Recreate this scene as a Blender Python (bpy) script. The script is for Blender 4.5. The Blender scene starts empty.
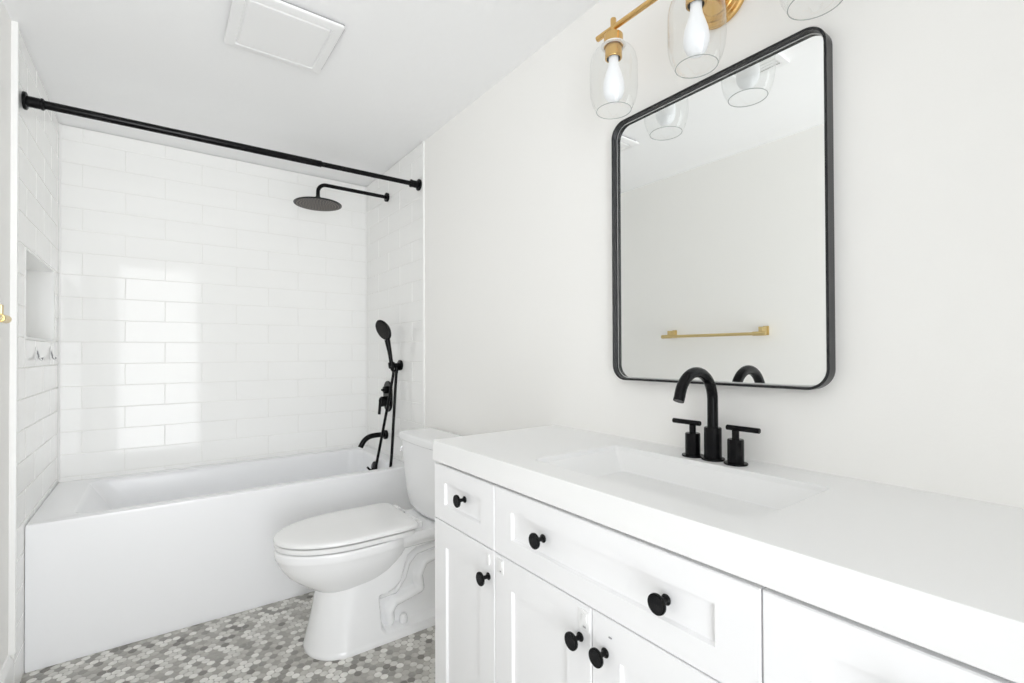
import bpy, bmesh, math, random
from mathutils import Vector, Matrix
random.seed(7)
S = bpy.context.scene
COL = S.collection

# ---------------------------------------------------------------- camera
F_PX, YAW, PITCH, ROLL, CY = 480.93, .6357, .0086, -.0039, 348.77
cam_d = bpy.data.cameras.new('camera'); cam = bpy.data.objects.new('camera', cam_d); COL.objects.link(cam)
cam_d.sensor_width = 36; cam_d.lens = F_PX / 1024 * 36; cam_d.shift_y = (CY - 341.5) / 1024
cam_d.clip_start = .02
fw = Vector((math.sin(YAW), math.cos(YAW), 0)); rt = Vector((math.cos(YAW), -math.sin(YAW), 0)); up = Vector((0, 0, 1))
F_ = fw * math.cos(PITCH) + up * math.sin(PITCH); U_ = up * math.cos(PITCH) - fw * math.sin(PITCH)
R_ = rt * math.cos(ROLL) + U_ * math.sin(ROLL); U2 = U_ * math.cos(ROLL) - rt * math.sin(ROLL)
cam.matrix_world = Matrix(((R_.x, U2.x, -F_.x, 0), (R_.y, U2.y, -F_.y, 0), (R_.z, U2.z, -F_.z, 1.15), (0, 0, 0, 1)))
S.camera = cam

# ---------------------------------------------------------------- world: daylight beyond the open doorway
W = bpy.data.worlds.new('world'); S.world = W; W.use_nodes = True
W.node_tree.nodes['Background'].inputs[0].default_value = (.93, .965, 1, 1)
W.node_tree.nodes['Background'].inputs[1].default_value = 1.45

# room dimensions (metres)
XR, XL, XLP = 1.1364, -.3836, -.397      # right wall, left tiled face, left painted face
YB, YN = 3.1737, -.50                    # tiled back wall, wall with the doorway
ZC = 2.2742
YT, YT_R = 2.300, 2.325                  # where the tile starts on the left / right wall
DX0, DX1, DZ = -.36, .40, 2.20           # doorway opening

def area(name, loc, rot, sx, sy, power, color=(1, 1, 1), portal=False):
    l = bpy.data.lights.new(name, 'AREA'); l.shape = 'RECTANGLE'; l.size = sx; l.size_y = sy; l.energy = power; l.color = color
    o = bpy.data.objects.new(name, l); o.location = loc; o.rotation_euler = rot; COL.objects.link(o)
    if portal: l.cycles.is_portal = True
    return o
area('doorway_daylight', ((DX0 + DX1) / 2, YN - .02, DZ / 2), (math.radians(90), 0, 0), DX1 - DX0, DZ, 1, portal=True)
soft = area('added_doorway_fill', (.02, YN - .04, 1.13), (math.radians(102), 0, 0), .74, 2.1, 9.7)  # unseen softbox-like fill added in the doorway to brighten tub end and ceiling
soft.data.spread = math.radians(100); soft.data.color = (.965, .98, 1)

S.view_settings.view_transform = 'Standard'; S.view_settings.look = 'None'
S.view_settings.gamma = 1; S.view_settings.use_curve_mapping = False
S.view_settings.exposure = 0.25
S.cycles.max_bounces = 20; S.cycles.diffuse_bounces = 14; S.cycles.glossy_bounces = 8; S.cycles.transparent_max_bounces = 16

# ---------------------------------------------------------------- materials
def mat(name, col, rough=.5, metal=0, coat=0, spec=.5, bump=None, emit=None, var=None, coat_rough=.03):
    m = bpy.data.materials.new(name); m.use_nodes = True; nt = m.node_tree; b = nt.nodes['Principled BSDF']
    b.inputs['Base Color'].default_value = (*col, 1); b.inputs['Roughness'].default_value = rough
    b.inputs['Metallic'].default_value = metal; b.inputs['Coat Weight'].default_value = coat
    b.inputs['Coat Roughness'].default_value = coat_rough; b.inputs['Specular IOR Level'].default_value = spec
    if emit: b.inputs['Emission Color'].default_value = (*emit[0], 1); b.inputs['Emission Strength'].default_value = emit[1]
    tc = nt.nodes.new('ShaderNodeTexCoord')
    if var:                              # var = (scale, darker colour)
        n = nt.nodes.new('ShaderNodeTexNoise'); n.inputs['Scale'].default_value = var[0]; n.inputs['Detail'].default_value = 4
        nt.links.new(tc.outputs['Object'], n.inputs['Vector'])
        mx = nt.nodes.new('ShaderNodeMix'); mx.data_type = 'RGBA'
        mx.inputs['A'].default_value = (*col, 1); mx.inputs['B'].default_value = (*var[1], 1)
        rp = nt.nodes.new('ShaderNodeMapRange'); rp.inputs[1].default_value = .35; rp.inputs[2].default_value = .75
        nt.links.new(n.outputs['Fac'], rp.inputs[0]); nt.links.new(rp.outputs[0], mx.inputs['Factor'])
        nt.links.new(mx.outputs['Result'], b.inputs['Base Color'])
    if bump:                             # bump = (scale, distance)
        n = nt.nodes.new('ShaderNodeTexNoise'); n.inputs['Scale'].default_value = bump[0]; n.inputs['Detail'].default_value = 3
        nt.links.new(tc.outputs['Object'], n.inputs['Vector'])
        bp = nt.nodes.new('ShaderNodeBump'); bp.inputs['Strength'].default_value = 1; bp.inputs['Distance'].default_value = bump[1]
        nt.links.new(n.outputs['Fac'], bp.inputs['Height']); nt.links.new(bp.outputs[0], b.inputs['Normal'])
        if coat: nt.links.new(bp.outputs[0], b.inputs['Coat Normal'])
    return m
M = dict(
    paint=mat('warm_white_paint', (.93, .922, .902), .6, bump=(180, .00015)),
    ceil=mat('ceiling_paint', (.92, .922, .925), .75, bump=(14, .0016)),
    trim=mat('white_trim_paint', (.90, .90, .89), .3),
    tile=mat('glossy_white_tile', (.925, .924, .912), .07, spec=.24, bump=(7, .0005)),
    grout=mat('pale_grout', (.86, .855, .835), .8),
    tub=mat('white_tub_enamel', (.92, .925, .94), .22, spec=.4),
    china=mat('white_vitreous_china', (.90, .903, .91), .07),
    seat=mat('white_seat_plastic', (.88, .88, .88), .22),
    cab=mat('white_cabinet_lacquer', (.90, .90, .91), .32),
    gapm=mat('cabinet_shadow_gap', (.45, .45, .45), .7),
    quartz=mat('white_cultured_marble', (.875, .875, .873), .35, spec=.25, var=(5, (.88, .882, .88))),
    black=mat('matte_black_metal', (.004, .004, .0045), .2, spec=.17),
    blackf=mat('black_mirror_frame_metal', (.012, .013, .015), .26, spec=.42),
    knobf=mat('black_knurled_face', (.008, .008, .009), .5, spec=.2, bump=(900, .0008)),
    brass=mat('brushed_brass', (.72, .47, .19), .24, metal=1, bump=(260, .00008)),
    brassd=mat('pale_brass', (.70, .55, .27), .28, metal=1),
    chrome=mat('chrome', (.75, .75, .76), .12, metal=1),
    dark=mat('dark_socket', (.02, .019, .018), .5, spec=.2),
    nozzle=mat('shower_nozzle_rubber', (.30, .26, .23), .5),
    facep=mat('shower_head_face', (.022, .018, .015), .35, spec=.3),
    mirror=mat('mirror_silver', (.93, .94, .93), .0, metal=1),
    bulb=mat('frosted_bulb_glass', (.78, .80, .83), .3, emit=((1, .98, .96), .14)),
    clear=mat('clear_sticker_plastic', (.87, .87, .87), .2),
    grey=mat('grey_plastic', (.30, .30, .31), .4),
    vent=mat('white_vent_plastic', (.87, .87, .87), .45),
)
def glass_mat():                          # clear thin blown glass: passes light, mirrors at grazing angles
    m = bpy.data.materials.new('clear_shade_glass'); m.use_nodes = True; nt = m.node_tree; nt.nodes.clear()
    o = nt.nodes.new('ShaderNodeOutputMaterial'); t = nt.nodes.new('ShaderNodeBsdfTransparent'); g = nt.nodes.new('ShaderNodeBsdfGlossy')
    t.inputs[0].default_value = (.975, .98, .978, 1); g.inputs['Roughness'].default_value = .02; g.inputs['Color'].default_value = (.9, .9, .9, 1)
    f = nt.nodes.new('ShaderNodeLayerWeight'); f.inputs['Blend'].default_value = .5
    r = nt.nodes.new('ShaderNodeMath'); r.operation = 'POWER'; r.inputs[1].default_value = 3.5
    k = nt.nodes.new('ShaderNodeMath'); k.operation = 'MULTIPLY_ADD'; k.inputs[1].default_value = .75; k.inputs[2].default_value = .03
    k.use_clamp = True
    x = nt.nodes.new('ShaderNodeMixShader')
    nt.links.new(f.outputs['Facing'], r.inputs[0]); nt.links.new(r.outputs[0], k.inputs[0]); nt.links.new(k.outputs[0], x.inputs[0])
    nt.links.new(t.outputs[0], x.inputs[1]); nt.links.new(g.outputs[0], x.inputs[2]); nt.links.new(x.outputs[0], o.inputs[0])
    return m
M['glass'] = glass_mat()
M['rimglass'] = mat('glass_rim_edge', (.35, .37, .36), .1)
HEXC = [(.84, .83, .79), (.69, .68, .64), (.54, .525, .49), (.43, .415, .385), (.33, .32, .295), (.23, .22, .20)]
HEXM = [mat('marble_mosaic_tone_%d' % i, c, .28, var=(38, tuple(v * .8 for v in c))) for i, c in enumerate(HEXC)]
M['floor_grout'] = mat('floor_grout', (.43, .415, .385), .85)

# ---------------------------------------------------------------- helpers
ORG = {}
def origin(o): return ORG.get(o.name, Vector((0, 0, 0))) if o else Vector((0, 0, 0))
def mk(name, bm, mats, parent=None, at=None, label=None, cat=None, group=None, kind=None, ang=35, wn=True):
    """link one bmesh (world coordinates) as ONE object; parts are stored relative to the thing's base"""
    me = bpy.data.meshes.new(name); bmesh.ops.recalc_face_normals(bm, faces=bm.faces); 
    off = origin(parent) if parent else Vector(at or (0, 0, 0))
    for v in bm.verts: v.co -= off
    bm.to_mesh(me); bm.free()
    for m in (mats if isinstance(mats, (list, tuple)) else [mats]): me.materials.append(M[m] if isinstance(m, str) else m)
    for p in me.polygons: p.use_smooth = True
    me.set_sharp_from_angle(angle=math.radians(ang))
    o = bpy.data.objects.new(name, me); COL.objects.link(o)
    if wn: w_ = o.modifiers.new('weighted_normals', 'WEIGHTED_NORMAL'); w_.keep_sharp = True
    if parent: o.parent = parent
    else: o.location = off
    ORG[o.name] = off
    tag(o, label, cat, group, kind)
    return o
def tag(o, label=None, cat=None, group=None, kind=None):
    if label: o['label'] = label
    if cat: o['category'] = cat
    if group: o['group'] = group
    if kind: o['kind'] = kind
def thing(name, loc, label, cat, group=None):
    o = bpy.data.objects.new(name, None); o.location = loc; o.empty_display_size = .1; COL.objects.link(o)
    ORG[o.name] = Vector(loc); tag(o, label, cat, group); return o
def children(o): return [c for c in bpy.data.objects if c.parent == o]
def copy_tree(o, parent=None):
    c = o.copy(); COL.objects.link(c); c.parent = parent
    ORG[c.name] = ORG.get(o.name, Vector((0, 0, 0)))
    for ch in children(o): copy_tree(ch, c)
    return c
def box(bm, lo, hi, bev=0, seg=2, mi=0):
    lo, hi = Vector(lo), Vector(hi)
    r = bmesh.ops.create_cube(bm, size=1); vs = r['verts']
    for v in vs: v.co = Vector([(lo[i] + hi[i]) / 2 + v.co[i] * (hi[i] - lo[i]) for i in range(3)])
    fs = set(f for v in vs for f in v.link_faces)
    for f in fs: f.material_index = mi
    if bev: bmesh.ops.bevel(bm, geom=list(set(e for v in vs for e in v.link_edges)), offset=bev, segments=seg, affect='EDGES', profile=.6)
    return vs
def loft(bm, loops, cap0=True, cap1=True, mi=0, closed=True):
    rings = [[bm.verts.new(p) for p in L] for L in loops]; n = len(rings[0])
    for a, b in zip(rings, rings[1:]):
        for i in range(n if closed else n - 1):
            j = (i + 1) % n
            try: bm.faces.new((a[i], a[j], b[j], b[i])).material_index = mi
            except ValueError: pass
    if cap0: bm.faces.new(rings[0][::-1]).material_index = mi
    if cap1: bm.faces.new(rings[-1]).material_index = mi
    return rings
def frame_of(d):
    d = d.normalized(); a = Vector((0, 0, 1)) if abs(d.z) < .9 else Vector((0, 1, 0))
    u = d.cross(a).normalized(); return u, d.cross(u).normalized()
def tube(bm, pts, r, seg=20, mi=0, cap=True):
    pts = [Vector(p) for p in pts]; rs = r if isinstance(r, (list, tuple)) else [r] * len(pts)
    loops = []; u = None
    for i, p in enumerate(pts):
        d = (pts[min(i + 1, len(pts) - 1)] - pts[max(i - 1, 0)]).normalized()
        if u is None: u, _ = frame_of(d)
        u = (u - d * u.dot(d)).normalized(); v = d.cross(u)
        loops.append([p + (u * math.cos(t) + v * math.sin(t)) * rs[i] for t in [2 * math.pi * k / seg for k in range(seg)]])
    loft(bm, loops, cap, cap, mi)
def lathe(bm, prof, c, axis=(0, 0, 1), seg=32, mi=0, cap0=True, cap1=True):
    """profile = [(radius, height along axis)]"""
    ax = Vector(axis).normalized(); u, v = frame_of(ax); c = Vector(c)
    loops = [[c + ax * h + (u * math.cos(t) + v * math.sin(t)) * max(r, 1e-5) for t in [2 * math.pi * k / seg for k in range(seg)]] for r, h in prof]
    loft(bm, loops, cap0, cap1, mi)
def rrect(x0, x1, y0, y1, z, r, n=6):
    """rounded rectangle loop in the xy plane; r one radius or four (x1y1, x0y1, x0y0, x1y0)"""
    rs = r if isinstance(r, (list, tuple)) else [r] * 4; out = []
    for (cx, cy, a0), q in zip(((x1, y1, 0), (x0, y1, 90), (x0, y0, 180), (x1, y0, 270)), rs):
        sx = -1 if cx == x1 else 1; sy = -1 if cy == y1 else 1
        for k in range(n + 1):
            t = math.radians(a0 + 90 * k / n); out.append(Vector((cx + sx * q + q * math.cos(t), cy + sy * q + q * math.sin(t), z)))
    return out
def smooth_path(P, n=8):
    P = [Vector(p) for p in P]; Q = [P[0] * 2 - P[1]] + P + [P[-1] * 2 - P[-2]]; out = []
    for i in range(1, len(Q) - 2):
        for k in range(n):
            t = k / n; a, b, c, d = Q[i - 1:i + 3]
            out.append(.5 * ((2 * b) + (c - a) * t + (2 * a - 5 * b + 4 * c - d) * t * t + (3 * b - a - 3 * c + d) * t ** 3))
    out.append(P[-1]); return out
def new(): return bmesh.new()

# ================================================================ ROOM SHELL
b = new()                                   # floor: grout slab with individual hexagonal marble tiles
box(b, (XLP - .1, YN - .1, -.05), (XR + .1, YB + .1, -.0012))
P_ = .0280; R0 = (P_ / 2 - .0010) / math.cos(math.pi / 6)
rows = int((2.50 - YN) / (P_ * .8660)) + 1
for j in range(rows):
    y = YN + j * P_ * .8660
    if y < -.6: continue
    for i in range(int((XR - XLP) / P_) + 1):
        x = XLP + (i + .5 * (j % 2)) * P_
        if .72 < x and y < 1.26: continue   # nothing laid under the closed vanity
        tz = random.gauss(0, .00015)
        w = random.choices(range(6), (25, 22, 20, 16, 11, 6))[0]
        ring = []
        for rr, z in ((R0, -.0014), (R0, -.0004), (R0 - .0006, 0)):
            L = []
            for k in range(12):
                a = math.radians(k * 30 + 15); q = rr * math.cos(math.pi / 6) / math.cos(((a + math.pi / 6) % (math.pi / 3)) - math.pi / 6)
                L.append(b.verts.new((x + q * math.sin(a + math.pi / 6 * 0), y + q * math.cos(a), z + tz)))
            ring.append(L)
        for a_, c_ in zip(ring, ring[1:]):
            for k in range(12): b.faces.new((a_[k], a_[(k + 1) % 12], c_[(k + 1) % 12], c_[k])).material_index = w + 1
        b.faces.new(ring[-1]).material_index = w + 1
mk('floor', b, ['floor_grout'] + HEXM, kind='structure', ang=15, wn=False)

b = new(); box(b, (XLP - .15, YN - .15, ZC), (XR + .15, YB + .15, ZC + .08)); mk('ceiling', b, 'ceil', kind='structure')

# left wall (painted), with a real opening for the shower niche
NY0, NY1, NZ0, NZ1, ND = 2.436, 3.035, 1.207, 1.540, .092
b = new()
x0, x1 = XLP - .16, XLP
for lo, hi in (((YN - .1, 0), (NY0, ZC)), ((NY1, 0), (YB + .1, ZC)), ((NY0, 0), (NY1, NZ0)), ((NY0, NZ1), (NY1, ZC)), ):
    box(b, (x0, lo[0], lo[1]), (x1, hi[0], hi[1]))
box(b, (x0, NY0, NZ0), (XLP - ND, NY1, NZ1))
wall_left = mk('wall_left', b, 'paint', kind='structure')
b = new(); box(b, (XR + .004, YN - .1, 0), (XR + .1, YB + .1, ZC)); 
box(b, (XR, YN - .1, 0), (XR + .004, YT_R, ZC))
wall_right = mk('wall_right', b, 'paint', kind='structure')
b = new(); box(b, (XLP, YB + .012, 0), (XR + .005, YB + .1, ZC)); wall_back = mk('wall_back', b, 'paint', kind='structure')
b = new()
for lo, hi in (((XLP, 0), (DX0, ZC)), ((DX1, 0), (XR, ZC)), ((DX0, DZ), (DX1, ZC))):
    box(b, (lo[0], YN - .1, lo[1]), (hi[0], YN, hi[1]))
mk('wall_front', b, 'paint', kind='structure')
b = new()
for lo, hi in (((DX0 - .07, 0), (DX0, DZ + .07)), ((DX1, 0), (DX1 + .07, DZ + .07)), ((DX0, DZ), (DX1, DZ + .07))):
    box(b, (lo[0], YN, lo[1]), (hi[0], YN + .015, hi[1]), .003)
mk('trim_1', b, 'trim', kind='structure')    # door casing behind the camera

# --- running-bond tile fields, every tile its own slightly tilted bevelled face
TW, TH, GR = .333, .1098, .0024
def tile_field(name, parent, to3, n, u0, u1, v0, v1, ju, jv, hole=None, thick=.010):
    """to3(u,v,d)->point, d = distance out of the wall. ju/jv = joint phases."""
    b = new()
    # grout bed
    def slab(a0, a1, c0, c1, d0, d1, mi):
        vs = [to3(u, v, d) for d in (d0, d1) for (u, v) in ((a0, c0), (a1, c0), (a1, c1), (a0, c1))]
        V = [b.verts.new(p) for p in vs]
        for f in ((0, 1, 2, 3), (4, 5, 6, 7), (0, 1, 5, 4), (1, 2, 6, 5), (2, 3, 7, 6), (3, 0, 4, 7)):
            b.faces.new([V[i] for i in f]).material_index = mi
    regs = [(u0, u1, v0, v1)] if not hole else [(u0, hole[0], v0, v1), (hole[1], u1, v0, v1), (hole[0], hole[1], v0, hole[2]), (hole[0], hole[1], hole[3], v1)]
    for a0, a1, c0, c1 in regs: slab(a0, a1, c0, c1, 0, thick - .0022, 1)
    k0 = math.floor((v0 - jv) / TH); k1 = math.ceil((v1 - jv) / TH)
    for k in range(k0, k1):
        off = ju + (TW / 2 if k % 2 else 0)
        i0 = math.floor((u0 - off) / TW); i1 = math.ceil((u1 - off) / TW)
        for i in range(i0, i1):
            A0, A1, C0, C1 = off + i * TW, off + (i + 1) * TW, jv + k * TH, jv + (k + 1) * TH
            A0, A1, C0, C1 = max(A0, u0), min(A1, u1), max(C0, v0), min(C1, v1)
            tu, tv = random.gauss(0, .0011), random.gauss(0, .0012)
            pieces = [(A0, A1, C0, C1)]
            if hole and A1 > hole[0] and A0 < hole[1] and C1 > hole[2] and C0 < hole[3]:
                pieces = []
                if A0 < hole[0]: pieces.append((A0, hole[0], C0, C1))
                if A1 > hole[1]: pieces.append((hole[1], A1, C0, C1))
                m0, m1 = max(A0, hole[0]), min(A1, hole[1])
                if C0 < hole[2]: pieces.append((m0, m1, C0, hole[2]))
                if C1 > hole[3]: pieces.append((m0, m1, hole[3], C1))
            cu, cv = (A0 + A1) / 2, (C0 + C1) / 2
            for a0, a1, c0, c1 in pieces:
                g = GR / 2; a0 += g; a1 -= g; c0 += g; c1 -= g
                if a1 - a0 < .004 or c1 - c0 < .004: continue
                loops = []
                for ins, d in ((0, thick - .004), (0, thick - .0012), (.0006, thick - .0004), (.0016, thick)):
                    loops.append([to3(u, v, d + (tu * (u - cu) + tv * (v - cv) if d > thick - .003 else 0)) for u, v in
                                  ((a0 + ins, c0 + ins), (a1 - ins, c0 + ins), (a1 - ins, c1 - ins), (a0 + ins, c1 - ins))])
                loft(b, loops, cap0=False, cap1=True, mi=0)
    return mk(name, b, ['tile', 'grout'], parent, ang=4, wn=False)
JV = .554; TUBZ = .535
tile_field('tile_surround', wall_back, lambda u, v, d: Vector((u, YB + .010 - d, v)), None, XL, XR - .006, .50, ZC - .003, .034 - TW / 2, JV)
tile_field('tile_surround', wall_left, lambda u, v, d: Vector((XLP + d, u, v)), None, YT, YB, 0, ZC - .003, YB - .05, JV,
           hole=(NY0, NY1, NZ0, NZ1), thick=XL - XLP)
tile_field('tile_surround', wall_right, lambda u, v, d: Vector((XR + .004 - d, u, v)), None, YT_R, YB, 0, ZC - .003, YB - .05, JV, thick=.010)
b = new()
for cx, sx in ((XL, 1), (XR - .006, -1)):
    loft(b, [[Vector((cx, YB + .002, z)), Vector((cx + sx * .007, YB, z)), Vector((cx, YB - .007, z))] for z in (TUBZ, ZC - .003)])
mk('corner_caulk', b, 'trim', wall_back, label='white caulk lines in the tiled corners')
# niche lining (slabs) and edge strips where the tile stops
b = new()
xi = XLP - ND
box(b, (xi, NY0, NZ0), (xi + .008, NY1, NZ1), .001)
box(b, (xi, NY0, NZ0 + .009), (XL + .0015, NY0 + .008, NZ1 - .009)); box(b, (xi, NY1 - .008, NZ0 + .009), (XL + .0015, NY1, NZ1 - .009))
box(b, (xi, NY0, NZ0), (XL + .0015, NY1, NZ0 + .009)); box(b, (xi, NY0, NZ1 - .009), (XL + .0015, NY1, NZ1))
mk('niche_lining', b, 'trim', wall_left, label='plain white slab lining of the shower niche')
b = new(); box(b, (XLP, YT - .012, .15), (XL + .004, YT + .002, ZC - .0), .002); mk('trim_2', b, 'trim', kind='structure')
b = new(); box(b, (XR - .009, YT_R - .012, 0), (XR + .002, YT_R + .001, ZC - .0), .002); mk('trim_3', b, 'trim', kind='structure')
b = new()                                   # baseboard on the left wall, rounded top
prof = [(0, 0), (.014, 0), (.014, .125), (.012, .136), (.007, .143), (.004, .150), (0, .152)]
loft(b, [[(XLP + u, y, v) for u, v in prof] for y in (YN, YT - .012)]); mk('baseboard_left', b, 'trim', kind='structure')
b = new(); loft(b, [[(XR - u, y, v) for u, v in prof] for y in (1.31, YT_R - .012)]); mk('baseboard_right', b, 'trim', kind='structure')

# ================================================================ BATHTUB
tub = thing('bathtub', (.376, 2.8, 0), 'white alcove bathtub with a flat apron under the tiled shower walls', 'bathtub')
TX0, TX1, TY0, TY1, TZ = XL + .001, XR - .008, 2.444, YB - .001, .534
b = new()
N = 10
loops = [rrect(TX0, TX1, TY0 + .006, TY1, 0.001, .002, N), rrect(TX0, TX1, TY0, TY1, .03, .003, N), rrect(TX0, TX1, TY0, TY1, TZ - .012, .004, N),
         rrect(TX0 + .001, TX1 - .001, TY0 + .003, TY1 - .001, TZ - .003, .004, N), rrect(TX0 + .003, TX1 - .003, TY0 + .010, TY1 - .003, TZ, .004, N)]
# basin: opening rounded, sloped back rest on the left
def basin(l, r, f, k, z, rad): return rrect(TX0 + l, TX1 - r, TY0 + f, TY1 - k, z, rad, N)
rl = lambda a, c: [a, c, c, a]
loops += [basin(.118, .062, .052, .060, TZ - .001, rl(.07, .06)), basin(.128, .070, .060, .068, TZ - .006, rl(.07, .06)),
          basin(.138, .075, .066, .074, TZ - .020, rl(.075, .065)), basin(.20, .085, .075, .085, .42, rl(.08, .08)),
          basin(.29, .10, .088, .098, .28, rl(.09, .09)), basin(.37, .12, .10, .11, .16, rl(.10, .10)),
          basin(.42, .15, .125, .135, .115, rl(.10, .10)), basin(.50, .22, .18, .19, .10, rl(.10, .10))]
loft(b, loops, True, True)
mk('tub_shell', b, 'tub', tub, ang=40)
b = new()                                   # black overflow with its lever on the faucet-end wall of the basin
ox, oy, oz = TX1 - .078, 2.80, .470
lathe(b, [(.034, 0), (.036, .004), (.035, .012), (.028, .017), (0.001, .019)], (ox, oy, oz), (-1, 0, .12)); 
tube(b, smooth_path([(ox - .014, oy, oz), (ox - .026, oy - .004, oz - .012), (ox - .040, oy - .006, oz - .004), (ox - .052, oy - .006, oz + .010)], 5), .006, 12)
mk('overflow_plate', b, 'black', tub, label='black overflow cap with a small lever')
b = new(); lathe(b, [(.035, 0), (.035, .004), (.028, .007), (0.001, .007)], (TX1 - .30, 2.80, .10)); mk('drain', b, 'black', tub)

# ================================================================ SHOWER FITTINGS
SY = 2.80
XW = XR - .006                              # right tiled face
rod = thing('shower_curtain_rod', (XL, 2.358, 2.035), 'long matte black telescoping curtain rod spanning the tub opening', 'curtain rod')
zl, zr, yr = 2.040, 2.051, 2.360
def on_rod(t): return Vector((XL + (XW - XL) * t, yr, zl + (zr - zl) * t))
b = new(); tube(b, [on_rod(.01), on_rod(.665)], .0148, 24); mk('outer_tube', b, 'black', rod)
b = new(); tube(b, [on_rod(.655), on_rod(.99)], .0118, 24); mk('inner_tube', b, 'black', rod)
for t, sg in ((0, 1), (1, -1)):
    b = new()
    lathe(b, [(.029, .0005), (.0305, .003), (.0305, .009), (.026, .012), (.019, .013), (.0185, .045), (.0205, .047), (.0205, .053), (.0165, .055), (.0145 if t == 0 else .0115, .058)],
          on_rod(t) + Vector((sg * .004 if t == 0 else 0, 0, 0)), (sg, 0, 0)); mk('end_flange', b, 'black', rod)
sh = thing('rain_shower_head', (XW, SY, 2.10), 'round matte black rain shower head on a long bent wall arm', 'shower head')
b = new(); lathe(b, [(.026, .0005), (.027, .003), (.027, .014), (.022, .017), (.012, .018)], (XW, SY, 2.10), (-1, 0, 0)); mk('wall_flange', b, 'black', sh)
HX = .722
b = new(); pts = [(XW - .01, SY, 2.10), (HX + .07, SY, 2.10)] + [(HX + .045 - .045 * math.sin(a), SY, 2.10 - .045 + .045 * math.cos(a)) for a in [math.pi / 2 * k / 8 for k in range(0, 9)]] + [(HX, SY, 2.022)]
tube(b, pts, .0105, 20); mk('shower_arm', b, 'black', sh)
b = new(); lathe(b, [(.013, .040), (.0145, .038), (.0145, .024), (.011, .022), (.019, .012), (.024, .008), (.06, .0055), (.105, .003), (.124, .0005), (.1265, -.002), (.125, -.0055), (.118, -.0065)],
                 (HX, SY, 1.988), seg=64, cap1=False)
mk('head_disc', b, 'black', sh)
b = new(); lathe(b, [(.1185, -.006), (.001, -.0068)], (HX, SY, 1.988), seg=64)
for k in range(1, 8):
    n = 6 * k
    for i in range(n):
        a = 2 * math.pi * i / n + k * .3; r = .0155 * k
        lathe(b, [(.0022, -.006), (.0019, -.010), (.0008, -.0105)], (HX + r * math.cos(a), SY + r * math.sin(a), 1.988), seg=6, mi=1)
mk('spray_face', b, ['facep', 'nozzle'], sh, label='brown-grey underside dotted with rubber nozzles')

# wall bracket, hand shower and hose
hs = thing('hand_shower', (XW, 2.665, 1.075), 'black oval hand shower resting in its wall bracket with a hanging hose', 'hand shower')
BY, BZ = 2.607, 1.082
b = new(); lathe(b, [(.029, .0005), (.030, .003), (.030, .012), (.024, .016), (.0125, .017), (.0125, .048)], (XW, BY, BZ), (-1, 0, 0), seg=28)
lathe(b, [(.012, -.012), (.012, -.03), (.009, -.034), (.009, -.045)], (XW - .028, BY, BZ))
hb = Vector((XW - .057, BY, BZ)); hd = Vector((-.16, .0, 1)).normalized()
lathe(b, [(.018, -.016), (.0195, -.010), (.0195, .012), (.017, .018)], hb, hd, seg=24)
mk('wall_bracket', b, 'black', hs)
b = new()
hc = Vector((1.030, BY + .010, 1.283))
hp = [hb + hd * s for s in (-.028, -.018, .0, .04, .08)] + [hb + hd * .115 + Vector((-.001, .001, 0)), (hb + hd * .13) * .4 + (hc + Vector((.016, -.004, -.045))) * .6]
tube(b, hp, [.0095, .0115, .0118, .0112, .0125, .0145, .0165], 20)
fn = Vector((-.84, -.34, -.42)).normalized()       # spray face looks towards the tub
hu = (hc - (hb + hd * .12)).normalized(); hu = (hu - fn * hu.dot(fn)).normalized(); hv = fn.cross(hu)
prof = [(.004, -.024), (.025, -.021), (.040, -.014), (.0495, -.003), (.0515, .003), (.049, .008), (.044, .009)]
loft(b, [[hc + fn * h + (hu * math.cos(t) * 1.22 + hv * math.sin(t)) * r for t in [2 * math.pi * k / 40 for k in range(40)]] for r, h in prof])
mk('handset', b, 'black', hs)
b = new(); loft(b, [[hc + fn * h + (hu * math.cos(t) * 1.22 + hv * math.sin(t)) * r for t in [2 * math.pi * k / 40 for k in range(40)]] for r, h in [(.0445, .0088), (.043, .0100), (.0005, .0105)]])
for k in range(1, 4):
    for i in range(6 * k):
        a = 2 * math.pi * i / (6 * k); c = hc + fn * .0098 + (hu * math.cos(a) * 1.1 + hv * math.sin(a)) * .0115 * k
        lathe(b, [(.0018, 0), (.0014, .0016)], c, fn, seg=6)
mk('spray_plate', b, 'dark', hs)
b = new()
hose = [hb + hd * -.026, hb + hd * -.05 + Vector((0, 0, -.01)), (1.052, 2.645, .79), (1.035, 2.735, .52), (1.022, 2.755, .42), (1.008, 2.725, .34), (1.014, 2.645, .315),
        (1.028, 2.590, .38), (1.050, 2.566, .53), (1.072, 2.577, .78), (1.092, 2.592, 1.00), (XW - .028, BY, BZ - .042)]
tube(b, smooth_path(hose, 8), .0082, 12); mk('hose', b, 'black', hs)
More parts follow.
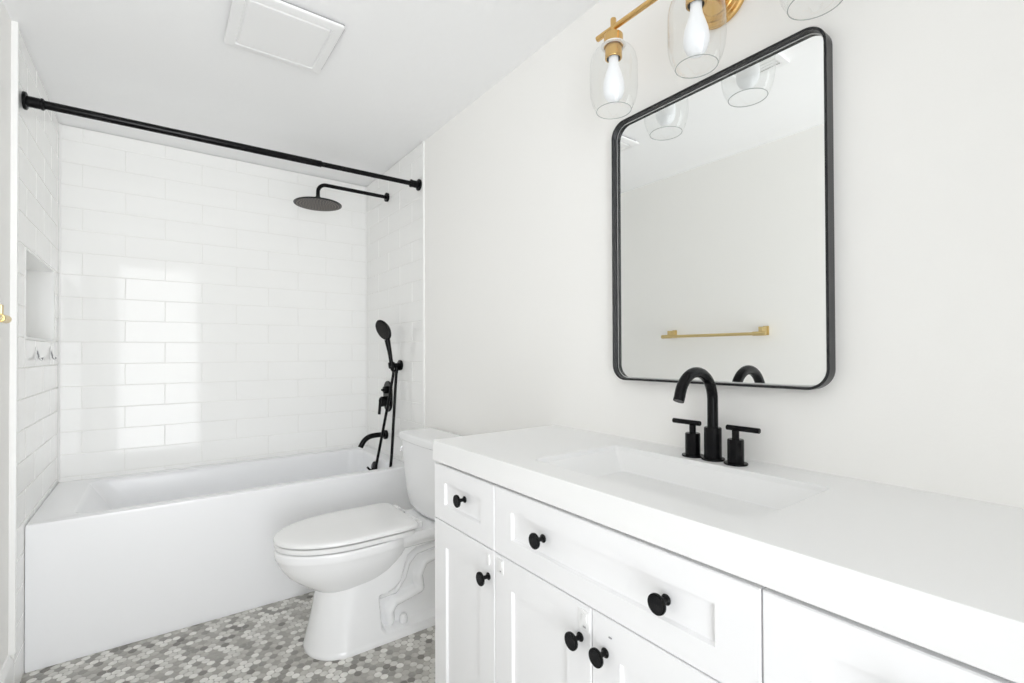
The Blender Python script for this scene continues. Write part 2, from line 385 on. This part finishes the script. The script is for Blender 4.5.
# mixing valve
vv = thing('shower_valve', (XW, 2.80, .89), 'matte black oval shower valve plate with diverter and lever handle', 'shower valve')
VY, VZ = 2.795, .890
b = new()
def stadium(hw, hh, x):                     # vertical oblong loop in the yz plane
    out = []
    for k in range(33):
        a = math.pi * k / 32; out.append((x, VY + hw * math.cos(a), VZ + hh - hw + hw * math.sin(a)))
    for k in range(33):
        a = math.pi + math.pi * k / 32; out.append((x, VY + hw * math.cos(a), VZ - hh + hw + hw * math.sin(a)))
    return out
loft(b, [stadium(.064, .093, XW - .0005), stadium(.065, .094, XW - .004), stadium(.064, .093, XW - .008), stadium(.058, .087, XW - .011)])
mk('valve_plate', b, 'black', vv)
b = new(); lathe(b, [(.021, .009), (.0215, .012), (.0215, .028), (.019, .032), (.012, .034)], (XW, VY, VZ + .040), (-1, 0, 0)); box(b, (XW - .046, VY - .008, VZ + .034), (XW - .03, VY + .008, VZ + .046), .003); mk('diverter_knob', b, 'black', vv)
b = new(); lathe(b, [(.030, .009), (.031, .014), (.031, .046), (.026, .052), (.001, .053)], (XW, VY, VZ - .030), (-1, 0, 0))
b2 = smooth_path([(XW - .047, VY, VZ - .012), (XW - .052, VY, VZ - .03), (XW - .056, VY - .001, VZ - .07), (XW - .060, VY - .002, VZ - .105)], 5)
tube(b, b2, [.011] * 5 + [.0085] * (len(b2) - 5), 14); mk('lever_handle', b, 'black', vv)
# tub spout
sp = thing('tub_spout', (XW, 2.83, .655), 'curved matte black tub spout reaching over the basin', 'tub spout')
b = new(); lathe(b, [(.027, .0005), (.028, .003), (.028, .016), (.023, .020), (.014, .021)], (XW, 2.825, .655), (-1, 0, 0)); mk('wall_flange', b, 'black', sp)
b = new(); pts = smooth_path([(XW - .012, 2.825, .656), (1.06, 2.825, .657), (1.02, 2.825, .651), (.992, 2.825, .633), (.974, 2.825, .606), (.968, 2.825, .594)], 6)
tube(b, pts, .0155, 22); mk('spout', b, 'black', sp)

# two little hooks under the niche
for i, (y, lb) in enumerate(((2.635, 'small clear hook stuck under the niche, nearer the opening of the tub'), (2.945, 'small clear hook stuck under the niche, close to the back corner'))):
    t = thing('adhesive_hook', (XL, y, 1.142), lb, 'hook', 'hooks on the tile below the niche')
    b = new(); box(b, (XL + .0005, y - .014, 1.128), (XL + .003, y + .014, 1.182), .001); mk('hook_plate', b, 'clear', t)
    b = new(); tube(b, smooth_path([(XL + .003, y, 1.165), (XL + .007, y, 1.150), (XL + .009, y, 1.138), (XL + .014, y, 1.131), (XL + .020, y, 1.137)], 5), .0028, 10); mk('hook', b, 'grey', t)
    b = new(); tube(b, smooth_path([(XL + .016, y - .038, 1.140), (XL + .018, y - .02, 1.130), (XL + .018, y, 1.126), (XL + .018, y + .02, 1.130), (XL + .016, y + .038, 1.140)], 5), .0022, 8); mk('cross_bar', b, 'clear', t)

# ================================================================ TOILET
YC = 1.985
wc = thing('toilet', (.75, YC, 0), 'white two-piece toilet with closed lid and sculpted base between tub and vanity', 'toilet')
def egg(xf, xb, hw, z, fr=.52, pw=2.0, pb=2.6, hb_=None, n=56):
    """closed plan outline, egg shaped: pointed-round front at small x, squarer back"""
    L = xb - xf; cx = xf + L * fr; out = []
    for k in range(n):
        t = 2 * math.pi * k / n; c, s = math.cos(t), math.sin(t)
        if c < 0: p = pw; ax = cx - xf
        else: p = pb; ax = xb - cx
        out.append(Vector((cx + math.copysign(abs(c) ** (2 / p), c) * ax, YC + math.copysign(abs(s) ** (2 / p), s) * hw, z)))
    return out
b = new()
bowl = [(.215, .530, .70, .075), (.232, .492, .745, .105), (.250, .468, .775, .120), (.275, .432, .81, .137), (.300, .404, .835, .152), (.325, .384, .855, .164), (.350, .370, .868, .173),
        (.368, .364, .874, .177), (.375, .358, .878, .1805), (.384, .3555, .88, .183), (.402, .3555, .88, .183), (.409, .358, .88, .181), (.412, .364, .88, .176)]
loft(b, [egg(xf, xb, hw, z) for z, xf, xb, hw in bowl])
# rear deck that carries the tank
dk = [(.338, .78, 1.06, .108, .05), (.356, .74, 1.085, .132, .05), (.374, .71, 1.095, .146, .04), (.384, .70, 1.10, .151, .035), (.404, .70, 1.10, .151, .035), (.411, .71, 1.097, .147, .035), (.413, .72, 1.09, .141, .035)]
loft(b, [rrect(xa, xb, YC - hw, YC + hw, z, r, 6) for z, xa, xb, hw, r in dk])
# pedestal with recessed sculpted trapway on both sides
POLY = [(.715, .181), (.747, .183), (.779, .193), (.808, .215), (.825, .273), (.841, .315), (.88, .337), (1.03, .345), (1.03, .040), (.80, .038), (.738, .040), (.722, .06)]
PA = [(.766, .062), (.766, .100), (.790, .128), (.849, .138), (.905, .150), (.900, .205), (.925, .255), (1.0, .275)]
PC = [(.735, .168), (.795, .170), (.832, .212), (.852, .268), (.890, .305), (1.0, .318)]
def seg_d(px, pz, a, c):
    dx, dz = c[0] - a[0], c[1] - a[1]; t = max(0, min(1, ((px - a[0]) * dx + (pz - a[1]) * dz) / (dx * dx + dz * dz)))
    return math.hypot(px - a[0] - t * dx, pz - a[1] - t * dz)
def line_d(px, pz, P): return min(seg_d(px, pz, P[i], P[i + 1]) for i in range(len(P) - 1))
def inside(px, pz, P):
    c = False; j = len(P) - 1
    for i in range(len(P)):
        if (P[i][1] > pz) != (P[j][1] > pz) and px < (P[j][0] - P[i][0]) * (pz - P[i][1]) / (P[j][1] - P[i][1]) + P[i][0]: c = not c
        j = i
    return c
def sm(t): t = max(0, min(1, t)); return t * t * (3 - 2 * t)
def recess(x, z):
    d = line_d(x, z, POLY + [POLY[0]]); d = d if inside(x, z, POLY) else -d
    k = sm((d + .004) / .012); 
    if k <= 0: return 0
    depth = .044
    for P, r, h in ((PA, .022, .029), (PC, .016, .022)):
        q = line_d(x, z, P)
        if q < r: depth -= h * (1 - (q / r) ** 2) ** .8 * (1 if P is not PC else .8)
    return max(k * depth, 0)
ped = [(0, .462, .146, 1.02), (.008, .461, .1465, 1.02), (.02, .464, .1425, 1.015), (.08, .478, .134, 1.01), (.15, .493, .126, 1.0), (.22, .506, .121, 1.0), (.29, .52, .119, 1.0), (.36, .56, .119, 1.0), (.375, .58, .119, 1.0)]
def ped_at(z):
    for a, c in zip(ped, ped[1:]):
        if z <= c[0]: t = (z - a[0]) / (c[0] - a[0]); return [a[i] + (c[i] - a[i]) * t for i in (1, 2, 3)]
    return ped[-1][1:]
NA, NBk, NZ_ = 22, 96, 76
loops = []
for iz in range(NZ_ + 1):
    z = .375 * iz / NZ_; xf, hw, xb = ped_at(z); R = .150; side = []
    for k in range(NA): 
        a = math.pi / 2 * (k / NA); side.append((xf + R * (1 - math.cos(a) ** .95), hw * math.sin(a) ** .92))
    for k in range(NBk + 1): side.append((xf + R + (xb - xf - R) * k / NBk, hw))
    near = [Vector((x, YC - h + recess(x, z), z)) for x, h in side[1:]]
    far = [Vector((x, YC + h - recess(x, z), z)) for x, h in side[1:]][::-1]
    loops.append([Vector((xf, YC, z))] + near + far)
loft(b, loops)
mk('bowl', b, 'china', wc, ang=60)
# seat and lid
def seat_out(z, g=0): return egg(.355 + g, .862 - g, .183 - g, z, fr=.52, pw=2.0, pb=8)
b = new(); loft(b, [seat_out(.4155, .006), seat_out(.4175, .001), seat_out(.430, .0), seat_out(.4335, .004)]); mk('seat', b, 'seat', wc)
b = new()
LO = lambda z, g: egg(.352 + g, .872 - g * .6, .186 - g, z, fr=.52, pw=2.0, pb=9)
loft(b, [LO(.4395, .004), LO(.4410, .0005), LO(.450, 0), LO(.4545, .004), LO(.4575, .012), LO(.461, .04), LO(.463, .09), LO(.4635, .15)]); mk('seat_lid', b, 'seat', wc, ang=50)
for s in (-1, 1):
    b = new(); box(b, (.858, YC + s * .085 - .030, .412), (.905, YC + s * .085 + .030, .440), .006, 3)
    lathe(b, [(.011, -.028), (.012, -.024), (.012, .024), (.011, .028)], (.879, YC + s * .085, .445), (0, 1, 0), seg=16)
    mk('hinge', b, 'seat', wc)
# tank
b = new()
def tank_loop(z, x0, x1, hw, bow, r=.022, n=8, m=14):
    """plan outline of the tank: flat back at x1, bowed front at x0"""
    out = []
    for k in range(m + 1):
        t = -1 + 2 * k / m; y = t * (hw - r); out.append((x0 + bow * (t * t), y))
    pts = []
    # front edge from +y to -y
    front = [(x, y) for x, y in out][::-1]
    c1 = [(x0 + bow + r - r * math.cos(a), -(hw - r) - r * math.sin(a)) for a in [math.pi / 2 * k / n for k in range(1, n + 1)]]
    back = [(x1 - .01 + .01 * math.sin(a), -(hw - .01) - .01 * math.cos(a)) for a in [math.pi / 2 * k / 4 for k in range(5)]]
    back2 = [(x, -y) for x, y in back][::-1]; c2 = [(x, -y) for x, y in c1][::-1]
    return [Vector((x, YC + y, z)) for x, y in front + c1 + back + back2 + c2]
tk = [(.418, .975, 1.085, .115, .018), (.424, .962, 1.10, .135, .018), (.44, .955, 1.105, .150, .018), (.50, .948, 1.108, .168, .018), (.60, .943, 1.11, .186, .018), (.70, .940, 1.112, .200, .018), (.742, .939, 1.112, .205, .018)]
loft(b, [tank_loop(z, x0, x1, hw + .020, bow * .8) for z, x0, x1, hw, bow in tk]); mk('tank', b, 'china', wc, ang=50)
b = new()
tl = [(.738, .934, .207), (.741, .929, .212), (.744, .928, .213), (.766, .928, .213), (.772, .931, .210), (.7755, .938, .203), (.7775, .955, .185), (.7785, .98, .15)]
loft(b, [tank_loop(z, x0, 1.120 - max(0, (x0 - .928)) * .5, hw + .020, .015) for z, x0, hw in tl]); mk('tank_lid', b, 'china', wc, ang=50)
b = new(); lathe(b, [(.010, 0), (.012, .004), (.010, .010)], (.972, YC + .215, .700), (0, 1, 0), seg=16)
tube(b, smooth_path([(.972, YC + .224, .700), (.962, YC + .226, .694), (.955, YC + .226, .676)], 4), .0055, 10); mk('flush_lever', b, 'chrome', wc, label='chrome flush lever on the side of the tank')
for s in (-1, 1):
    b = new(); c = (.820, YC + s * .112, .045)
    lathe(b, [(.017, -.012), (.017, .0), (.0155, .012), (.010, .020), (.001, .0225)], (c[0], c[1], .056), seg=20); mk('bolt_cap', b, 'china', wc)

# ================================================================ VANITY
XF = .6607; CT, CB = .8925, .8327
VY0, VY1 = -.025, 1.2955
van = thing('vanity_cabinet', (.9, .64, 0), 'white shaker vanity cabinet with black round knobs along the right wall', 'vanity')
XD = .666                                    # front face of doors and drawers
b = new()
for lo, hi in (((XD + .021, VY0, .10), (XR - .001, VY0 + .018, CB - .001)), ((XD + .021, VY1 - .018, .10), (XR - .001, VY1, CB - .001)),
               ((XD + .021, VY0 + .018, .10), (XR - .001, VY1 - .018, .118)), ((XR - .012, VY0 + .018, .118), (XR - .001, VY1 - .018, .60)),
               ((XD + .021, VY0 + .018, .118), (XD + .040, VY1 - .018, CB - .012))): box(b, lo, hi, .0006)
mk('cabinet_body', b, 'cab', van)
b = new(); box(b, (XD + .075, VY0 + .01, .0), (XR - .002, VY1 - .01, .101)); mk('toe_kick', b, 'cab', van)
def shaker(y0, y1, z0, z1, fr, frz=None):
    """door / drawer front with a recessed flat panel; x = XD front"""
    frz = frz or fr; b = new(); g = .0015
    y0 += g; y1 -= g; z0 += g; z1 -= g
    def lp(y0, y1, z0, z1, x): return [Vector((x, y0, z0)), Vector((x, y1, z0)), Vector((x, y1, z1)), Vector((x, y0, z1))]
    L = [lp(y0, y1, z0, z1, XD + .020), lp(y0, y1, z0, z1, XD + .002), lp(y0 + .0015, y1 - .0015, z0 + .0015, z1 - .0015, XD),
         lp(y0 + fr, y1 - fr, z0 + frz, z1 - frz, XD), lp(y0 + fr + .001, y1 - fr - .001, z0 + frz + .001, z1 - frz - .001, XD + .002),
         lp(y0 + fr + .0035, y1 - fr - .0035, z0 + frz + .0035, z1 - frz - .0035, XD + .0065)]
    loft(b, L); return b
def knob(parent, y, z):
    b = new(); ax = (-1, 0, 0); c = (XD, y, z)
    lathe(b, [(.0085, .0), (.0092, .0015), (.0085, .003), (.0055, .005), (.0045, .010), (.0055, .016), (.009, .019), (.0145, .0215), (.0165, .023), (.0170, .0255), (.0165, .0275), (.0145, .0285)], c, ax, seg=36, cap1=False)
    lathe(b, [(.0145, .0285), (.0135, .0278), (.001, .0282)], c, ax, seg=36, mi=1, cap0=False)
    mk('knob', b, ['black', 'knobf'], parent, label='round black knob with a knurled face')
ZD = .663
dr = mk('drawer', shaker(.978, VY1, ZD, .826, .062, .048), 'cab', van); knob(dr, 1.118, .757)
dr = mk('drawer', shaker(.3305, .978, ZD, .826, .067, .048), 'cab', van); knob(dr, .792, .753); knob(dr, .483, .749)
dr = mk('drawer', shaker(VY0, .3305, ZD, .826, .062, .048), 'cab', van); knob(dr, .152, .758)
FR = .068
def latch(parent, y, z, w, h, t=.0016):
    b = new(); box(b, (XD - t, y - w / 2, z - h / 2), (XD + .0005, y + w / 2, z + h / 2), .0006)
    if w > .02:
        box(b, (XD - t - .002, y - .010, z - .002), (XD - t, y + .002, z + .014), .0008)
        box(b, (XD - t - .001, y - .008, z - .013), (XD - t, y + .0, z - .009), .0004, mi=1)
    mk('stick_on_catch', b, ['clear', 'grey'], parent, label='faint clear stick-on catch near the door top')
d1 = mk('door', shaker(.978, VY1, .105, ZD, FR), 'cab', van); knob(d1, .004+1.0, .594); latch(d1, 1.004, .636, .009, .026, .003)
d2 = mk('door', shaker(.6515, .978, .105, ZD, FR), 'cab', van); knob(d2, .681, .596); latch(d2, .672, .632, .030, .040); latch(d2, .953, .637, .026, .034)
d3 = mk('door', shaker(.3305, .6515, .105, ZD, FR), 'cab', van); knob(d3, .616, .597)
b = new(); box(b, (XD - .002, .600, .629), (XD + .0005, .607, .631), .0004); mk('sticker_remnant', b, 'grey', d3, label='tiny grey speck of a removed sticker')
d4 = mk('door', shaker(VY0, .3305, .105, ZD, FR), 'cab', van); knob(d4, .306, .597)

# countertop with integrated rectangular basin
ct = thing('countertop', (.9, .64, CB), 'thick white countertop with an integrated rectangular sink on the vanity', 'countertop')
CY0, CY1 = -.037, 1.2965
HX0, HX1, HY0, HY1 = .733, 1.030, .373, .909
b = new(); n = 6
r4 = [.012, .012, .020, .030]
hole = rrect(HX0, HX1, HY0, HY1, CT, [.012, .012, .012, .012], n)
hr = [.010, .010, .030, .022]
def hl(ins, z): return rrect(HX0 + ins, HX1 - ins, HY0 + ins, HY1 - ins, z, [.010, .010, .032, .022], n)
loft(b, [rrect(XF + .001, XR - .0005, CY0, CY1, CB, .001, n), rrect(XF, XR - .0005, CY0, CY1, CB + .0015, .0015, n), rrect(XF, XR - .0005, CY0, CY1, CT - .003, .003, n),
         rrect(XF + .001, XR - .0005, CY0 + .001, CY1 - .001, CT - .0008, .003, n), rrect(XF + .003, XR - .0005, CY0 + .003, CY1 - .003, CT, .003, n), hl(0, CT), hl(.0012, CT - .0006), hl(.0018, CT - .002), hl(.0018, CT - .012)], True, False)
mk('slab', b, 'quartz', ct, ang=25)
b = new()
def bs(t, z): 
    # basin floor is offset: steep back, long ramp at the front
    a = (HX0 + .0018, HX1 - .0018, HY0 + .0018, HY1 - .0018); c = (.800, .985, .455, .832)
    q = [a[i] + (c[i] - a[i]) * t for i in range(4)]; return rrect(*q, z, [.008, .008, .028, .018], n)
loft(b, [bs(0, CT - .012), bs(.5, CT - .052), bs(.97, CT - .0896), bs(1.03, CT - .0935), bs(1.1, CT - .0955), bs(1.6, CT - .098)], False, True)
mk('sink_basin', b, 'quartz', ct, ang=20)
b = new(); lathe(b, [(.030, 0), (.030, .003), (.024, .005), (.001, .005)], (.90, .64, CT - .0945)); mk('sink_drain', b, 'black', ct)

# widespread faucet
fa = thing('faucet', (1.078, .647, CT), 'matte black widespread faucet with arched spout and two lever handles', 'faucet')
FX, FY = 1.071, .643
b = new(); lathe(b, [(.0265, .0005), (.0270, .002), (.0265, .005), (.0200, .006), (.0198, .076), (.0185, .078), (.011, .0785)], (FX, FY, CT), seg=36)
R = .0665; zt = CT + .1445
pts = [(FX, FY, CT + .07), (FX, FY, zt)] + [(FX - R + R * math.cos(a), FY, zt + R * math.sin(a)) for a in [math.radians(168) * k / 24 for k in range(1, 25)]]
pts += [(FX - 2 * R - .0035, FY, zt + .004)]
tube(b, pts, .0122, 24)
mk('spout', b, 'black', fa, ang=40)
for yh, s in ((.695, 1), (.585, -1)):
    b = new(); lathe(b, [(.0255, .0005), (.0260, .002), (.0255, .0045), (.0178, .0055), (.0178, .056), (.0165, .058), (.0078, .0585), (.0078, .078)], (FX - .003, yh, CT), seg=32)
    hdl = mk('handle_base', b, 'black', fa)
    b = new(); tube(b, [(FX - .003, yh - s * .021, CT + .083), (FX - .003, yh - s * .020, CT + .083), (FX - .003, yh + s * .054, CT + .083), (FX - .003, yh + s * .055, CT + .083)], [.0055, .0062, .0062, .0055], 16); mk('lever', b, 'black', hdl)

# ================================================================ MIRROR
XM = 1.1042
mi_ = thing('wall_mirror', (XR, .696, 1.45), 'rectangular wall mirror with rounded corners and a deep black frame', 'mirror')
MY0, MY1, MZ0, MZ1, MR = .4057, .9867, 1.0691, 1.8368, .045
def ml(x, ins, r): return [Vector((x, q.x, q.y)) for q in rrect(MY0 + ins, MY1 - ins, MZ0 + ins, MZ1 - ins, 0, max(r, .001), 10)]
b = new()
loft(b, [ml(XR - .0005, 0, MR), ml(XM + .001, 0, MR), ml(XM, .001, MR - .001), ml(XM, .0045, MR - .004), ml(XM + .001, .0055, MR - .005), ml(XR - .0005, .0055, MR - .005)], False, False)
mk('frame', b, 'blackf', mi_, ang=30, wn=False)
b = new(); XG = XM + .0178
loft(b, [ml(XR - .001, .0057, MR - .006), ml(XG + .0008, .0057, MR - .006), ml(XG, .0088, MR - .009)], True, True)
b.normal_update()
for f in b.faces: f.material_index = 1 if len(f.verts) == 4 else 0
mk('mirror_glass', b, ['mirror', 'trim'], mi_, ang=1, wn=False)

# ================================================================ VANITY LIGHT
KS = .9767                                  # lamp size factor
KZ = lambda z: 1.15 + (z - 1.15) * KS
LX, LZ = 1.006, KZ(2.062)
vl = thing('vanity_light', (XR, .655, 2.03), 'brushed brass three-light bar with clear glass jar shades above the mirror', 'wall light')
b = new(); lathe(b, [(.066, .0005), (.068, .003), (.068, .010), (.064, .013), (.056, .013), (.054, .016), (.044, .0165), (.042, .019), (.001, .020)], (XR, .648, 2.032), (-1, 0, 0), seg=56); mk('back_plate', b, 'brass', vl, ang=30)
b = new(); tube(b, [(LX, .330, LZ), (LX, .948, LZ)], .0078, 20)
tube(b, [(XR - .018, .648, 2.032), (LX + .03, .648, 2.030), (LX, .648, LZ)], .0085, 18); mk('bar', b, 'brass', vl)
def lathe2(bm, prof, c, **k): lathe(bm, [(r_ * KS, KZ(z)) for r_, z in prof], c, **k)
for i, y in enumerate((.889, .638, .387)):
    c = (LX, y, 0)
    b = new()
    lathe2(b, [(.0075, 2.088), (.0082, 2.086), (.0082, 2.042), (.0255, 2.041), (.0265, 2.039), (.0265, 2.010), (.0235, 2.009), (.0235, 1.977), (.0225, 1.975), (.0190, 1.975), (.0180, 1.990), (.0175, 1.998)], c, seg=36, cap1=False)
    sk = mk('lamp_holder', b, 'brass', vl, ang=30)
    b = new(); lathe2(b, [(.0188, 1.9745), (.0182, 1.990), (.001, 1.992)], c, seg=24, cap0=False); mk('socket_insert', b, 'dark', sk)
    b = new()
    lathe2(b, [(.0130, 1.990), (.0135, 1.965), (.0155, 1.952), (.0215, 1.934), (.0270, 1.916), (.0295, 1.898), (.0285, 1.880), (.0235, 1.866), (.0150, 1.857), (.0070, 1.8545), (.001, 1.854)], c, seg=32); mk('bulb', b, 'bulb', sk)
    b = new()
    outer = [(.0265, 2.0095), (.0330, 2.0090), (.0420, 2.0040), (.0530, 1.9930), (.0610, 1.9790), (.0650, 1.9610), (.0660, 1.9400), (.0660, 1.8880), (.0640, 1.8700), (.0590, 1.8500), (.0520, 1.8350), (.0475, 1.8285)]
    lathe2(b, outer, c, seg=64, cap0=False, cap1=False)
    sh_ = mk('glass_shade', b, 'glass', vl, ang=60)
    b = new()                               # the thicker fire-polished lip at the mouth of the shade
    prof = [(.0475 + .0009 * math.cos(a), 1.8283 + .0009 * math.sin(a)) for a in [2 * math.pi * k / 8 for k in range(9)]]
    lathe2(b, prof, c, seg=64, cap0=False, cap1=False); mk('glass_lip', b, 'rimglass', sh_)
    b = new(); lathe2(b, [(.0268, 2.0080), (.0330, 2.0080), (.0345, 2.0105), (.0330, 2.0130), (.0268, 2.0130)], c, seg=48, cap0=False, cap1=False); mk('collar_ring', b, 'clear', sk)

# ================================================================ TOWEL BAR (left wall)
tb = thing('towel_bar', (XLP, 1.55, 1.25), 'thin pale brass towel bar mounted on the left wall', 'towel bar')
BX = XLP + .062
b = new(); tube(b, [(BX, 1.250, 1.248), (BX, 1.880, 1.248)], .0088, 16)
for ye, s in ((1.261, 1), (1.874, -1)): lathe(b, [(.010, -.018), (.0115, -.016), (.0115, .050), (.0105, .052)], (BX, ye, 1.248), (0, s, 0), seg=20)
mk('bar', b, 'brassd', tb)
for y in (1.270, 1.838):
    b = new(); box(b, (XLP + .0005, y - .015, 1.240), (XLP + .008, y + .015, 1.290), .002)
    box(b, (XLP + .008, y - .011, 1.246), (BX + .004, y + .011, 1.284), .003); mk('wall_post', b, 'brassd', tb)

# ================================================================ CEILING FITTINGS
ef = thing('ceiling_exhaust_fan', (.34, 1.84, ZC), 'square white exhaust fan cover standing slightly off the ceiling', 'exhaust fan')
b = new()
def cl(x0, x1, y0, y1, z, r=.008): return rrect(x0, x1, y0, y1, z, r, 4)
ex = (.188, .512, 1.640, 1.975)
def ci(i, z, r=.008): return cl(ex[0] + i, ex[1] - i, ex[2] + i, ex[3] - i, z, r)
loft(b, [cl(ex[0] + .012, ex[1] + .004, ex[2] + .012, ex[3] - .02, ZC - .0005), cl(ex[0] + .012, ex[1] + .004, ex[2] + .012, ex[3] - .02, ZC - .012)], True, True); mk('fan_housing_shadow_gap', b, 'grey', ef)  # grey housing, widened past the cover on one side to draw its shadow gap
b = new(); loft(b, [ci(.003, ZC - .011), ci(0, ZC - .012), ci(0, ZC - .019), ci(.004, ZC - .022), ci(.030, ZC - .024), ci(.033, ZC - .0195), ci(.037, ZC - .0195), ci(.040, ZC - .0245), ci(.06, ZC - .025)], True, True); mk('cover', b, 'vent', ef, ang=30)
cv = thing('ceiling_air_vent', (.42, .95, ZC), 'small white louvered air vent on the ceiling seen in the mirror', 'air vent')
vx0, vx1, vy0, vy1 = .285, .585, .845, 1.045
b = new()
for lo, hi in (((vx0, vy0), (vx1, vy0 + .022)), ((vx0, vy1 - .022), (vx1, vy1)), ((vx0, vy0 + .022), (vx0 + .022, vy1 - .022)), ((vx1 - .022, vy0 + .022), (vx1, vy1 - .022))): box(b, (lo[0], lo[1], ZC - .010), (hi[0], hi[1], ZC - .0005))
mk('vent_frame', b, 'vent', cv)
b = new(); pr = [(vx0 + .02, ZC - .001)]
for k in range(12):
    x = vx0 + .02 + k * (vx1 - vx0 - .04) / 12; w_ = (vx1 - vx0 - .04) / 12
    pr += [(x + .15 * w_, ZC - .003), (x + .9 * w_, ZC - .0085)]
pr += [(vx1 - .02, ZC - .001)]
loft(b, [[Vector((x, y, z)) for x, z in pr] for y in (vy0 + .02, vy1 - .02)])
mk('louvers', b, 'vent', cv)
